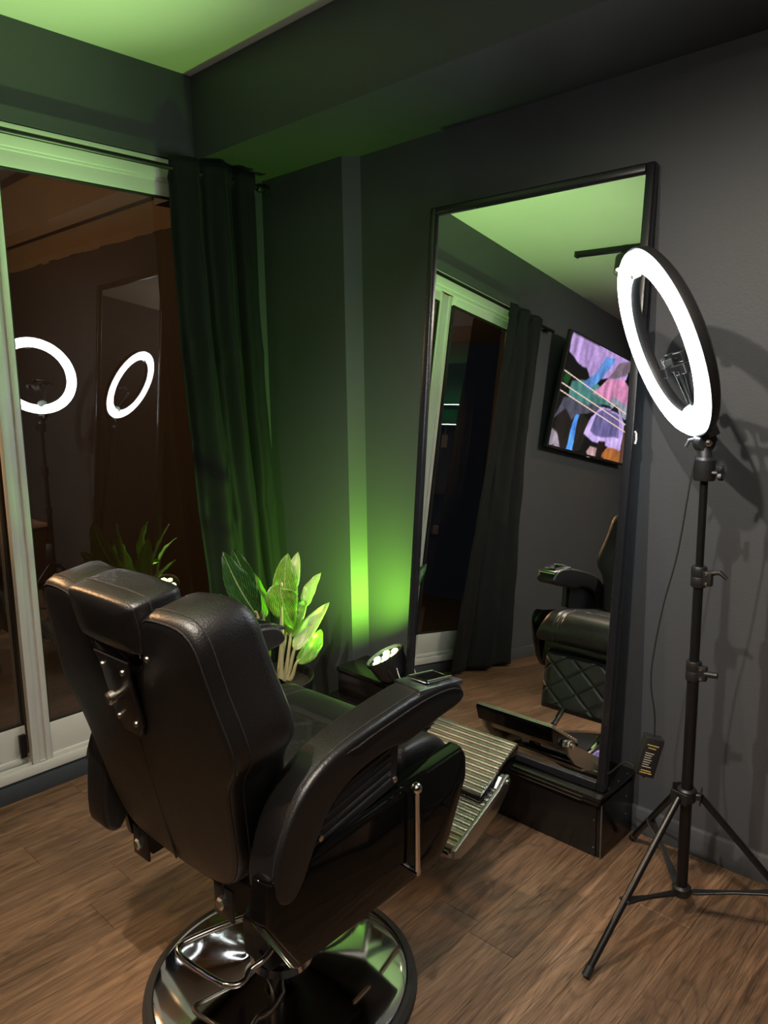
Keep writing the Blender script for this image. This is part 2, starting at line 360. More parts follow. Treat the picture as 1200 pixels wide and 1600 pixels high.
def panel(n, x0, x1, ya, left=True, right=True, sw=.068):
    t = B(); box(t, (x0, ya+.008, .105), (x1, ya+.03, .108)); w_ = obj('window_%d' % n, t, 'alu', kind='structure')
    if left: one('stile', 'alu', w_, lambda b: stile(b, x0, x0+sw, ya))
    if right: one('stile', 'alu', w_, lambda b: stile(b, x1-sw, x1, ya))
    a, b_ = x0+(sw if left else 0), x1-(sw if right else 0)
    def rail(b): box(b, (a, ya+.006, .120), (b_, ya+.032, .240), .003); box(b, (a, ya, .104), (b_, ya+.032, .124), .003)
    one('bottom_rail', 'alu', w_, rail)
    def toprail(b): box(b, (a, ya+.006, 2.140), (b_, ya+.032, 2.225), .002); box(b, (a, ya, 2.19), (b_, ya+.03, 2.215), .002)
    one('top_rail', 'alu', w_, toprail)
    def gsk(b):
        box(b, (a, ya+.010, .238), (b_, ya+.024, .247)); box(b, (a, ya+.010, 2.133), (b_, ya+.024, 2.142))
        box(b, (a, ya+.010, .24), (a+.006, ya+.024, 2.14)); box(b, (b_-.006, ya+.010, .24), (b_, ya+.024, 2.14))
    one('gasket', 'gasket', w_, gsk)
    def gl(b):
        f = [b.verts.new(p) for p in ((a, ya+.016-.008*(a-1.2), .242), (b_, ya+.016-.008*(b_-1.2), .242), (b_, ya+.016-.008*(b_-1.2), 2.138), (a, ya+.016-.008*(a-1.2), 2.138))]; b.faces.new(f)
    one('pane', 'pane', w_, gl, smooth=0)
    return w_
panel(1, .945, 1.935, 2.644)
w2 = panel(2, .675, .945, 2.690, right=False, sw=.105)
panel(3, -.07, .675, 2.662, right=False)
one('door_latch', 'steel', w2, lambda b: box(b, (.915, 2.672, .13), (.938, 2.69, .215), .003))

# balcony beyond the door
sbox('trim_4', (-2.6, 2.86, -.30), (2.3, 6.4, -.02), 'stone')
t = B(); box(t, (2.15, 2.88, -.3), (2.3, 6.4, 2.232)); o = obj('trim_5', t, 'brown', kind='structure')
t = B()
for i in range(36):
    ya = 2.88+i*.098; z = 2.232+random.uniform(-.006, .006)
    box(t, (2.146, ya, z-.004), (2.3, ya+.099, 2.40))
box(t, (2.1, 2.88, 2.38), (2.3, 6.4, 2.9)); obj('trim_6', t, 'tan', kind='structure')
sbox('trim_7', (-2.6, 2.86, 2.75), (2.3, 6.4, 2.85), 'tan')
sbox('trim_8', (-2.6, 6.4, -.3), (2.3, 6.5, 1.0), 'brown')

# curtains
def curtain(name, label, rings, folds, seed, zt, zb, xtop, xmid, xbot, bulge):
    th = thing(name, label, 'curtain', ((xtop[0]+xtop[1])/2, 2.57, zb))
    def edge(k, z):
        s = (zt-z)/(zt-zb); a, m_, b = xtop[k], xmid[k], xbot[k]
        return a*(1-s)*(1-2*s)+m_*4*s*(1-s)+b*s*(2*s-1)
    def f(u, v):
        z = zt-(zt-zb)*v; s = v; a, b = edge(0, z), edge(1, z)
        ph = u+.015*math.sin(7*s+seed)
        amp = .030+.014*min(1, s*3)
        wv = math.sin(2*PI*folds*ph+seed)+.38*math.sin(2*PI*folds*1.9*ph*(1+.2*u)+seed*2+s*1.6)*(1-.4*s)+.35*math.sin(2*PI*folds*.45*ph+2*s)
        x = a+(b-a)*(u+.25/folds/2*math.sin(2*PI*folds*ph*1+seed+1.3)*.6)
        n = noise.noise(Vector((u*7+seed, s*9, 0)))*.010
        # stored-fold creases
        for zc in (.93, 1.55, .40):
            d = (z-zc-.02*math.sin(u*9))/.035; n += .006*math.exp(-d*d)*math.sin(u*34+seed+zc*9)
        if z > zt-.075: amp *= .8; n *= .3
        y = 2.566+amp*wv*.62+n+bulge*s*math.sin(PI*u)
        if abs(z-(zt-.080)) < .008: y += .006
        return (x, min(y, 2.632), z)
    t = B(); grid(t, 150, 90, f); o = obj('cloth', t, 'cloth', th, smooth=80)
    md = o.modifiers.new('thickness', 'SOLIDIFY'); md.thickness = .002
    return th
cu = curtain('curtain', 'black satin curtain hanging in the corner beside the grey pilaster', 0, 2.9, .6, 2.272, .015, (1.585, 1.965), (1.625, 1.985), (1.72, 2.09), -.06)
cu2 = curtain('curtain', 'black curtain left of the glass door, seen only in the tall mirror', 0, 2.6, 2.1, 2.262, .02, (-.16, .25), (-.17, .34), (-.27, .45), -.02)
rod = thing('curtain_rod', 'thin black curtain rod above the sliding glass door', 'curtain rod', (-.35, 2.575, 2.222))
one('pole', 'steel', rod, lambda b: tube(b, [(-.35, 2.585, 2.228), (2.0, 2.585, 2.228)], .010, 12))
def fin(b): lathe(b, [(0, 0), (.014, .002), (.018, .014), (.014, .03), (.02, .034), (.02, .05), (0, .055)], 14, frm((1.995, 2.585, 2.225), (1, 0, 0)))
one('finial', 'steel', rod, fin)
for x in (-.3, 1.97): one('bracket', 'steel', rod, lambda b: box(b, (x-.008, 2.59, 2.215), (x+.008, 2.694 if x > 1 else 2.633, 2.235), .002))

# ------------------------------------------------------------------ plinth and mirror
PF = 1.932; PT = .205
pl = thing('display_plinth', 'low black laminate plinth under the tall leaning mirror', 'plinth', (2.03, 1.5, 0))
one('front_panel', 'laminate', pl, lambda b: box(b, (PF+.010, .985, 0), (PF+.026, 2.15, PT-.03), .001))
one('side_panel', 'laminate', pl, lambda b: box(b, (PF+.012, .966, 0), (XR-.013, .984, PT-.026), .001))
one('top_board', 'laminate', pl, lambda b: box(b, (PF-.006, .972, PT-.028), (XR-.013, 2.15, PT-.012), .0015))
one('upper_board', 'laminate', pl, lambda b: box(b, (PF-.012, .964, PT-.012), (XR-.002, 2.15, PT), .0015))
def edg(b):
    box(b, (PF-.0132, 1.02, PT-.0125), (PF-.0118, 2.1, PT-.0105)); box(b, (PF+.0085, .966, 0.002), (PF+.0115, .970, PT-.03)); box(b, (PF-.0075, 1.03, PT-.029), (PF-.0058, 2.1, PT-.0275))
one('edge_band', 'edge', pl, edg)
for c, n in [((x, .975, PT), (0, 0, 1)) for x in (2.0, 2.06, 2.12)]+[((PF+.010, .992, z), (-1, 0, 0)) for z in (.03, .12)]+[((2.1, .966, z), (0, -1, 0)) for z in (.08, .14)]:
    one('screw', 'bolt', pl, lambda b: lathe(b, [(.003, 0), (.0025, .0012), (0, .0014)], 8, frm(c, n)))

yw = .028; xb, xt = 1.962, 2.134
e2 = Vector((-math.sin(yw), math.cos(yw), 0)); e1 = Vector((xt-xb, 0, 2.0-.18)).normalized(); mn = e1.cross(e2); mn.normalize()
if mn.x > 0: mn = -mn
MC = Vector((xb, 1.0, .18))
# near bottom corner at y=.966, height from z=.205 to 2.02
o0 = MC + e2*(-.030) + e1*((PT+.003-.18)/e1.z)
MW, MH = .792, (2.022-PT)/e1.z
def mf(v): return o0+e2*v[0]+e1*v[1]+mn*v[2]
mi = thing('leaning_mirror', 'tall full-length mirror in a thin black frame leaning on the wall', 'mirror', tuple(o0+e2*MW/2))
FT = .026
for a, b_ in (((0, 0), (FT, MH)), ((MW-FT, 0), (MW, MH)), ((FT, 0), (MW-FT, FT)), ((FT, MH-FT), (MW-FT, MH))):
    def fr(b, a=a, b_=b_):
        box(b, (a[0], a[1], -.018), (b_[0], b_[1], .012), .004, 3, mf)
    one('frame_rail', 'frame', mi, fr)
one('mirror_glass', 'mirror', mi, lambda b: b.faces.new([b.verts.new(mf(p)) for p in ((FT-.004, FT-.004, 0), (MW-FT+.004, FT-.004, 0), (MW-FT+.004, MH-FT+.004, 0), (FT-.004, MH-FT+.004, 0))]), smooth=0)
one('back_board', 'laminate', mi, lambda b: box(b, (.006, .006, -.016), (MW-.006, MH-.006, -.004), 0, 1, mf))
one('hanging_clip', 'pwhite', mi, lambda b: tube(b, [mf(p) for p in ((-.002, 1.045, -.004), (-.005, 1.058, -.002), (-.004, 1.075, 0), (-.001, 1.08, .004))], .003, 8))

# ------------------------------------------------------------------ ring light on tripod
RC = Vector((1.800, .784, 1.510)); az, el = 2.281, -.374
RN = Vector((math.cos(el)*math.cos(az), math.cos(el)*math.sin(az), math.sin(el)))
RF = frm(RC, RN); PB = Vector((1.850, .687, 0))
rl = thing('ring_light', 'glowing white ring light on a black tripod stand beside the mirror', 'ring light', tuple(PB))
def prof_ring(b, pts, n=96):
    t = bmesh.new(); rs = []
    for k in range(n):
        a = 2*PI*k/n; rs.append([t.verts.new((r*math.cos(a), r*math.sin(a), z)) for r, z in pts])
    m_ = len(pts)
    for k in range(n):
        for j in range(m_): t.faces.new((rs[k][j], rs[(k+1) % n][j], rs[(k+1) % n][(j+1) % m_], rs[k][(j+1) % m_]))
    bmesh.ops.recalc_face_normals(t, faces=t.faces); merge(b, t, RF)
Ro, Ri = .231, .179
one('diffuser', 'ring', rl, lambda b: prof_ring(b, [(Ri, -.006), (Ri-.001, .006), (Ri+.008, .014), ((Ri+Ro)/2, .017), (Ro-.008, .014), (Ro+.001, .006), (Ro, -.006)]))
one('ring_housing', 'plastic', rl, lambda b: prof_ring(b, [(Ri-.006, -.008), (Ri-.004, .0), (Ri, .0), (Ri, -.006), (Ro, -.006), (Ro, 0), (Ro+.006, 0), (Ro+.007, -.008), (Ro+.002, -.022), (Ro-.01, -.029), (Ri+.01, -.029), (Ri-.003, -.022)]))
bt = RF((0, -Ro-.01, -.018)) if RF((0, -1, 0)).z < RF((0, 1, 0)).z else RF((0, Ro+.01, -.018))
dn = (bt-RF((0, 0, -.018))).normalized()
def hub(b):
    box(b, (-.022, -.02, -.022), (.022, .03, .018), .004, 2, frm(bt, RN, dn))
    prism(b, [(-.03, -.045), (.03, -.045), (.038, -.005), (-.038, -.005)], -.03, .0, 'z', .003, 1, lambda v: bt+dn*(v[1]+.01)+RN*(v[2])+RN.cross(dn)*v[0])
one('mount_block', 'plastic', rl, hub)
top = PB+Vector((0, 0, 1.235))
def tilt(b):
    lathe(b, [(0, -.019), (.021, -.019), (.024, -.012), (.024, .012), (.021, .019), (0, .019)], 20, frm((bt+top)/2+Vector((0, 0, .012)), (-.72, -.69, 0)))
    tube(b, [bt+dn*.01, (bt+top)/2+Vector((0, 0, .012)), top+Vector((0, 0, -.01))], [.013, .016, .018], 12)
    lathe(b, [(.0, 0), (.024, 0), (.026, .006), (.024, .05), (.019, .056), (0, .056)], 20, frm(top-Vector((0, 0, .05)), (0, 0, 1)))
one('tilt_head', 'plastic', rl, tilt)
def knob(c, d, r=.014):
    def k(b):
        f = frm(c, d); lathe(b, [(.006, 0), (.006, .018)], 10, f)
        pts = [(r*(1+.22*math.cos(5*a))*math.cos(a), r*(1+.22*math.cos(5*a))*math.sin(a)) for a in [2*PI*i/30 for i in range(30)]]
        prism(b, pts, .016, .028, 'z', .002, 1, f)
    return k
one('clamp_knob', 'plastic', rl, knob(top+Vector((-.008, -.018, -.03)), (.1, -1, .0), .016))
one('tilt_bolt', 'bolt', rl, lambda b: lathe(b, [(.009, 0), (.009, .005), (.004, .008), (0, .008)], 6, frm((bt+top)/2+Vector((-.012, -.014, .012)), (-.72, -.69, 0))))
one('tilt_lever', 'plastic', rl, lambda b: tube(b, [(bt+top)/2+Vector(p) for p in ((-.004, .02, .02), (-.008, .034, .016), (-.012, .040, .0))], .0045, 8))
for nm, z0, z1, rr in (('pole', .94, 1.20, .0095), ('pole', .69, .96, .012), ('pole', .075, .71, .0145)):
    one(nm, 'steel', rl, lambda b: tube(b, [PB+Vector((0, 0, z0)), PB+Vector((0, 0, z1))], rr, 18))
for z, kd in ((.945, 0), (.70, 1)):
    def col(b):
        lathe(b, [(.0, -.026), (.017, -.026), (.019, -.022), (.019, -.004), (.0175, 0), (.019, .004), (.019, .022), (.017, .026), (0, .026)], 20, frm(PB+Vector((0, 0, z)), (0, 0, 1)))
        box(b, (PB.x-.012, PB.y-.034, z-.02), (PB.x+.006, PB.y-.012, z+.018), .003)
    c_ = one('clamp_collar', 'plastic', rl, col)
    if kd: one('clamp_screw', 'plastic', c_, lambda b: tube(b, [PB+Vector((-.006, -.030, z)), PB+Vector((-.004, -.060, z+.002))], [.008, .0075], 12), smooth=40)
    else: one('clamp_lever', 'plastic', c_, lambda b: tube(b, [PB+Vector((-.004, -.030, z+.014)), PB+Vector((-.002, -.05, z+.018)), PB+Vector((0, -.068, z+.004))], [.007, .0065, .004], 10))
    def rv(b):
        for dz in (-.013, .012): lathe(b, [(.0045, 0), (.004, .003), (0, .004)], 10, frm(PB+Vector((-.012, -.022, z+dz)), (-1, -.3, 0)))
    one('rivet', 'bolt', c_, rv)
def spider(b):
    lathe(b, [(.0, .345), (.022, .345), (.024, .35), (.024, .375), (.02, .38), (0, .38)], 20, lambda v: PB+Vector(v))
one('leg_hub', 'plastic', rl, spider)
one('brace_hub', 'plastic', rl, lambda b: lathe(b, [(0, .072), (.02, .072), (.024, .078), (.024, .096), (.018, .102), (0, .102)], 20, lambda v: PB+Vector(v)))
for ang, rr in ((R(167), .365), (R(45.5), .352), (R(-74), .365)):
    d = Vector((math.cos(ang), math.sin(ang), 0)); a = PB+d*.034+Vector((0, 0, .362)); f_ = PB+d*rr+Vector((0, 0, .012))
    lg = one('leg', 'steel', rl, lambda b: tube(b, [a, f_], .0088, 14))
    one('rubber_foot', 'rubber', lg, lambda b: tube(b, [f_+(a-f_)*.04, f_-(a-f_)*.012], .0105, 12))
    one('hub_arm', 'plastic', rl, lambda b: box(b, (-.008, -.009, .0), (.008, .009, .036), .002, 1, frm(PB+Vector((0, 0, .362)), d, Vector((0, 0, 1)))))
    def lug(b):
        s = d.cross(Vector((0, 0, 1)))
        for q in (-1, 1): box(b, (-.002, -.014, -.013), (.002, .016, .013), .001, 1, frm(a+s*q*.011, s, d))
    one('leg_lug', 'plastic', lg, lug)
    m_ = a+(f_-a)*.60; c0 = PB+d*.024+Vector((0, 0, .086))
    def brace(b):
        s = d.cross(Vector((0, 0, 1))); L_ = (m_-c0); n_ = L_.cross(s).normalized()
        pts = [(0, -.007), (.02, -.009), (.05, -.011), (.5, -.006), (.8, -.010), (.93, -.014), (1, -.011), (1, .011), (.93, .014), (.8, .010), (.5, .006), (.05, .011), (.02, .009), (0, .007)]
        prism(b, [(p*L_.length, q) for p, q in pts], -.003, .003, 'z', .001, 1, lambda v: c0+L_.normalized()*v[0]+s*v[1]+n_*v[2])
        lathe(b, [(.0, -.014), (.0045, -.014), (.0045, .014), (0, .014)], 8, frm(m_, s))
    one('brace', 'plastic', rl, brace)
# phone holders inside the ring
hb = RF((0, 0, 0)); hub0 = bt-dn*.052
cb = one('control_box', 'lens', rl, lambda b: lathe(b, [(0, 0), (.028, .0), (.030, .004), (.026, .02), (.014, .028), (0, .030)], 24, frm(hub0, dn*-1+RN*.35)))
one('rim', 'pwhite', cb, lambda b: tube(b, [frm(hub0, dn*-1+RN*.35)((.030*math.cos(k*PI/12), .030*math.sin(k*PI/12), .004)) for k in range(24)], .0028, 8, closed=True))
ax_ = RN.cross(dn)
for q, (sx, ln, tw) in enumerate(((-.006, .150, .2), (-.034, .140, -.25), (.016, .125, .5))):
    p0 = hub0-dn*.012+ax_*(sx*.4); p1 = hub0-dn*ln+ax_*(sx*1.5)+RN*(.012*(q-1))
    ph = one('phone_holder', 'plastic', rl, lambda b: tube(b, smoothpath([p0, (p0+p1)/2+ax_*.005, p1], 5), .0032, 8))
    def clamp(b):
        f = frm(p1, (RN+ax_*tw), ax_)
        box(b, (-.020, -.006, -.008), (.020, .008, .006), .002, 1, f)
        for sg in (-1, 1): box(b, (sg*.030-.009, -.014, -.006), (sg*.030+.009, .010, .016), .002, 1, f)
        box(b, (-.007, -.016, -.006), (.007, -.004, .006), .002, 1, f)
    one('clamp_jaw', 'plastic', ph, clamp)
one('top_clip', 'pwhite', rl, lambda b: box(b, (-.012, -.006, -.004), (.012, .006, .016), .002, 1, frm(RF((0, 0, 0))-dn*(Ri-.004), RN, ax_)))
# adapter and cables
AC = Vector((1.80, .772, .460))
ad = thing('power_adapter', 'small black power adapter brick hanging on a cable from the ring light', 'power adapter', tuple(AC))
afx = frm(AC, (-.80, -.60, .05), (.60, -.80, .0))
def abx(v):   # local: x width, y up, z towards the viewer; hangs tilted
    a = R(-14); x, y = v[0]*math.cos(a)-v[1]*math.sin(a), v[0]*math.sin(a)+v[1]*math.cos(a); f = afx
    return f((x, y, v[2]))
upn = 1 if (afx((0, 1, 0))-afx((0, 0, 0))).z > 0 else -1
one('case', 'plastic', ad, lambda b: box(b, (-.024, -.053, -.018), (.024, .053, .018), .003, 2, lambda v: abx((v[0], v[1]*upn, v[2]))))
def pr_(b):
    yy = .012
    for i in range(7):
        wd = random.uniform(.012, .026); box(b, (-.015, yy-.0012, .018), (-.015+wd, yy+.0008, .0186), 0, 1, lambda v: abx((v[0], v[1]*upn, v[2]))); yy -= .0062
one('printed_text', 'wprint', ad, pr_)
for y_, a, c in ((.034, -.016, .014), (.026, -.012, .008), (-.036, -.014, .012), (-.042, -.016, .015)):
    def pg(b):
        x = a
        while x < c: wd = random.uniform(.002, .004); box(b, (x, y_-.0013, .018), (x+wd, y_+.0013, .0187), 0, 1, lambda v: abx((v[0], v[1]*upn, v[2]))); x += wd+.0012
    one('printed_line', 'gold', ad, pg)
ctop = abx((0, .053*upn, 0)); cbot = abx((0, -.053*upn, 0))
o = one('power_cable', 'rubber', None, lambda b: tube(b, smoothpath([top+Vector((-.012, .020, .012)), top+Vector((-.016, .028, -.06)), (1.83, .735, 1.0), (1.818, .762, .85), (1.806, .778, .68), ctop+Vector((0, .002, .06)), ctop]), .0022, 8))
tag(o, 'thin black cable dangling from the ring light head to the adapter brick', 'cable')
o = one('power_cable', 'rubber', None, lambda b: tube(b, smoothpath([cbot, cbot+Vector((.01, .004, -.012)), (1.86, .86, .385), (1.95, .95, .285), (2.02, 1.02, .220), (2.06, 1.08, PT+.004), (2.10, 1.2, PT+.004)]), .0028, 8))
tag(o, 'black cable running from the adapter brick onto the plinth behind the mirror', 'cable')

# ------------------------------------------------------------------ stage light (green) on its case
cs = thing('equipment_case', 'low black case on the plinth behind the green stage light', 'case', (2.03, 1.95, PT))
one('body', 'laminate', cs, lambda b: box(b, (1.952, 1.79, PT), (2.12, 2.13, PT+.09), .004))
one('lid', 'laminate', cs, lambda b: box(b, (1.948, 1.786, PT+.092), (2.124, 2.134, PT+.11), .004))
st = thing('stage_light', 'small black stage light with green and yellow LEDs shining up the wall', 'stage light', (PARP.x, PARP.y, PT+.11))
pf = frm(PARP, PARN)
one('housing', 'plastic', st, lambda b: lathe(b, [(0, -.085), (.045, -.085), (.065, -.06), (.072, -.01), (.078, 0), (.078, .012), (.073, .012), (.071, .0), (0, .0)], 32, pf))
LS = [(.0, .0)]+[(.043*math.cos(R(a)), .043*math.sin(R(a))) for a in range(0, 360, 60)]
for i, (x, y) in enumerate(LS):
    one('led_lens', 'ledy' if i in (2, 3) else 'ledw', st, lambda b: lathe(b, [(.0135, .001), (.012, .005), (.006, .008), (0, .0085)], 14, lambda v: pf((v[0]+x, v[1]+y, v[2]))))
one('yoke', 'steel', st, lambda b: (tube(b, [pf((.082, 0, -.02)), pf((.082, .01, -.09)), (PARP.x+.03, PARP.y, PT+.118), pf((-.082, .01, -.09)), pf((-.082, 0, -.02))], .006, 8), box(b, (PARP.x-.02, PARP.y-.05, PT+.111), (PARP.x+.06, PARP.y+.05, PT+.12), .002)))
one('safety_cord', 'pwhite', st, lambda b: tube(b, smoothpath([(1.945, 1.80, .400), (1.92, 1.772, .398), (1.915, 1.755, .375), (1.93, 1.74, .345), (1.94, 1.73, .322)]), .0016, 6))

# ------------------------------------------------------------------ potted plant
PX, PY, PZ = 1.655, 2.15, .36
pt = thing('potted_plant', 'leafy variegated green plant with pale stems in a dark pot behind the chair', 'plant', (PX, PY, 0))
one('pot', 'pot', pt, lambda b: lathe(b, [(0, 0), (.10, 0), (.108, .01), (.140, .33), (.145, .355), (.140, .36), (.131, .355), (.125, .33), (0, .328)], 40, lambda v: (PX+v[0], PY+v[1], v[2])))
one('soil', 'soil', pt, lambda b: lathe(b, [(0, .342), (.07, .340), (.126, .334)], 28, lambda v: (PX+v[0], PY+v[1], v[2])))
def leaf(base, mid, tip, width, face, m, stem0, lab=None, curl=.25, asym=0):
    base, mid, tip, face = Vector(base), Vector(mid), Vector(tip), Vector(face).normalized()
    t = B(); uvl = t.loops.layers.uv.new('UVMap'); nu, nv = 16, 6; V = []
    for i in range(nu+1):
        s = i/nu; p = base*(1-s)**2+mid*2*s*(1-s)+tip*s*s; d = ((mid-base)*(1-s)+(tip-mid)*s).normalized()
        side = d.cross(face).normalized(); nrm = side.cross(d)
        w_ = 1.5*width*(math.sin(PI*min(1, s**.82))**.72)*(1-.22*s)+.0008
        row = []
        for j in range(nv+1):
            q = (j/nv-.5)*2; rp = .012*math.sin(s*19+q*2)*abs(q)*width/.04*.35
            row.append((t.verts.new(p+side*(q*w_*(1+asym*q))+nrm*(curl*w_*(q*q)+rp)), (q, s)))
        V.append(row)
    for i in range(nu):
        for j in range(nv):
            c = (V[i][j], V[i+1][j], V[i+1][j+1], V[i][j+1]); fc = t.faces.new([k[0] for k in c])
            for lp, k in zip(fc.loops, c): lp[uvl].uv = k[1]
    o = obj('leaf', t, m, pt, smooth=80, label=lab)
    md = o.modifiers.new('thickness', 'SOLIDIFY'); md.thickness = .0008
    s0 = Vector(stem0)
    one('petiole', 'stem', o, lambda b: tube(b, smoothpath([s0, s0*.55+base*.45+Vector((0, 0, -.01)), base, base+(mid-base)*.2], 5), [.0095, .009, .0085, .008, .0078, .0072, .007, .0065, .006, .0055, .005, .0046, .0044, .004, .003, .002], 8))
S0 = (PX+.0, PY-.01, .40)
def sj(a, b): return (PX+a*1.1, PY+b*1.1, .335)
C0 = Vector((-.6, -.75, .15))
leaf((1.572, 2.13, 0.613), (1.491, 2.13, 0.725), (1.46, 2.164, 0.865), 0.0381, (-.35, -.8, .3), 'leafC', sj(-.03, 0), 'glossy dark green leaf')
leaf((1.577, 2.186, 0.652), (1.569, 2.186, 0.77), (1.536, 2.22, 0.857), 0.0303, (-.7, -.6, .1), 'leafC', sj(-.02, .02))
leaf((1.553, 2.152, 0.568), (1.48, 2.152, 0.646), (1.407, 2.13, 0.731), 0.0269, (-.2, -.6, .6), 'leafC', sj(-.035, .02))
leaf((1.631, 2.063, 0.725), (1.603, 2.052, 0.703), (1.695, 2.085, 0.546), 0.0404, (-.55, -.8, .15), 'leafA', sj(.0, -.03), 'drooping olive green leaf, underside showing')
leaf((1.714, 2.13, 0.596), (1.682, 2.13, 0.714), (1.728, 2.141, 0.817), 0.0336, C0, 'leafA', sj(.01, .0))
leaf((1.721, 2.164, 0.618), (1.766, 2.164, 0.714), (1.814, 2.186, 0.801), 0.0235, (-.75, -.55, .2), 'leafB', sj(.02, .01))
leaf((1.698, 2.108, 0.501), (1.732, 2.108, 0.624), (1.794, 2.119, 0.618), 0.0202, (-.8, -.5, .1), 'leafA', sj(.02, -.02))
leaf((1.785, 2.119, 0.602), (1.799, 2.119, 0.669), (1.879, 2.13, 0.716), 0.0191, (-.7, -.3, .6), 'leafB', sj(.025, -.02))
leaf((1.704, 2.096, 0.456), (1.771, 2.096, 0.534), (1.886, 2.096, 0.602), 0.0224, (-.5, -.65, .5), 'leafB', sj(.03, -.02), 'pale green leaf, its colour whitened as if stage-lit')
leaf((1.704, 2.085, 0.411), (1.805, 2.085, 0.456), (1.839, 2.096, 0.506), 0.0269, (-.3, -.9, .1), 'leafA', sj(.035, -.03))
leaf((1.569, 2.085, 0.501), (1.547, 2.074, 0.523), (1.575, 2.074, 0.462), 0.0157, (-.6, -.7, .2), 'leafA', sj(-.01, -.03))
leaf((1.648, 2.197, 0.568), (1.631, 2.242, 0.68), (1.648, 2.287, 0.77), 0.0359, (.2, .9, .3), 'leafA', sj(.0, .03))

# ------------------------------------------------------------------ barber chair (local: X forward, Y left)
CH = thing('barber_chair', 'black leather reclining barber chair seen from behind on a round chrome base', 'chair', (.990, 1.305, 0), R(2.0))
def part(name, m, fn, parent=None, **k): 
    b = B(); fn(b); return obj(name, b, m, parent or CH, local=True, **k)
part('base_disc', 'chrome', lambda b: lathe(b, [(0, .018), (.300, .018), (.303, .022), (.300, .028), (.285, .034), (.20, .046), (.10, .060), (.075, .070), (.068, .085), (0, .085)], 96))
part('rubber_rim', 'rubber', lambda b: lathe(b, [(.29, .0), (.322, .0), (.326, .006), (.324, .018), (.314, .026), (.304, .026), (.302, .018), (.29, .010)], 96))
part('pump_column', 'chrome', lambda b: lathe(b, [(.052, .07), (.050, .10), (.046, .11), (.046, .33), (0, .33)], 40))
part('column_sleeve', 'steel', lambda b: lathe(b, [(.062, .20), (.064, .205), (.064, .34), (0, .34)], 40))
LP = smoothpath([(-.030, .050, .175), (-.10, .11, .150), (-.17, .146, .135), (-.193, .140, .130), (-.198, .10, .128), (-.186, .0, .125), (-.172, -.035, .125), (-.150, -.048, .128), (-.125, -.040, .135), (-.09, -.052, .150), (-.03, -.045, .175)], 5)
part('pump_pedal', 'chrome', lambda b: tube(b, LP, .0075, 12))
part('pump_valve', 'steel', lambda b: (box(b, (-.075, -.05, .10), (-.03, .05, .20), .006), lathe(b, [(.012, 0), (.012, .012), (0, .013)], 10, frm((-.07, -.02, .13), (-1, 0, 0)))))
part('seat_frame', 'steel', lambda b: (box(b, (-.10, -.16, .33), (.24, .16, .40), .008), box(b, (-.13, -.285, .39), (.25, .285, .46), .006)))
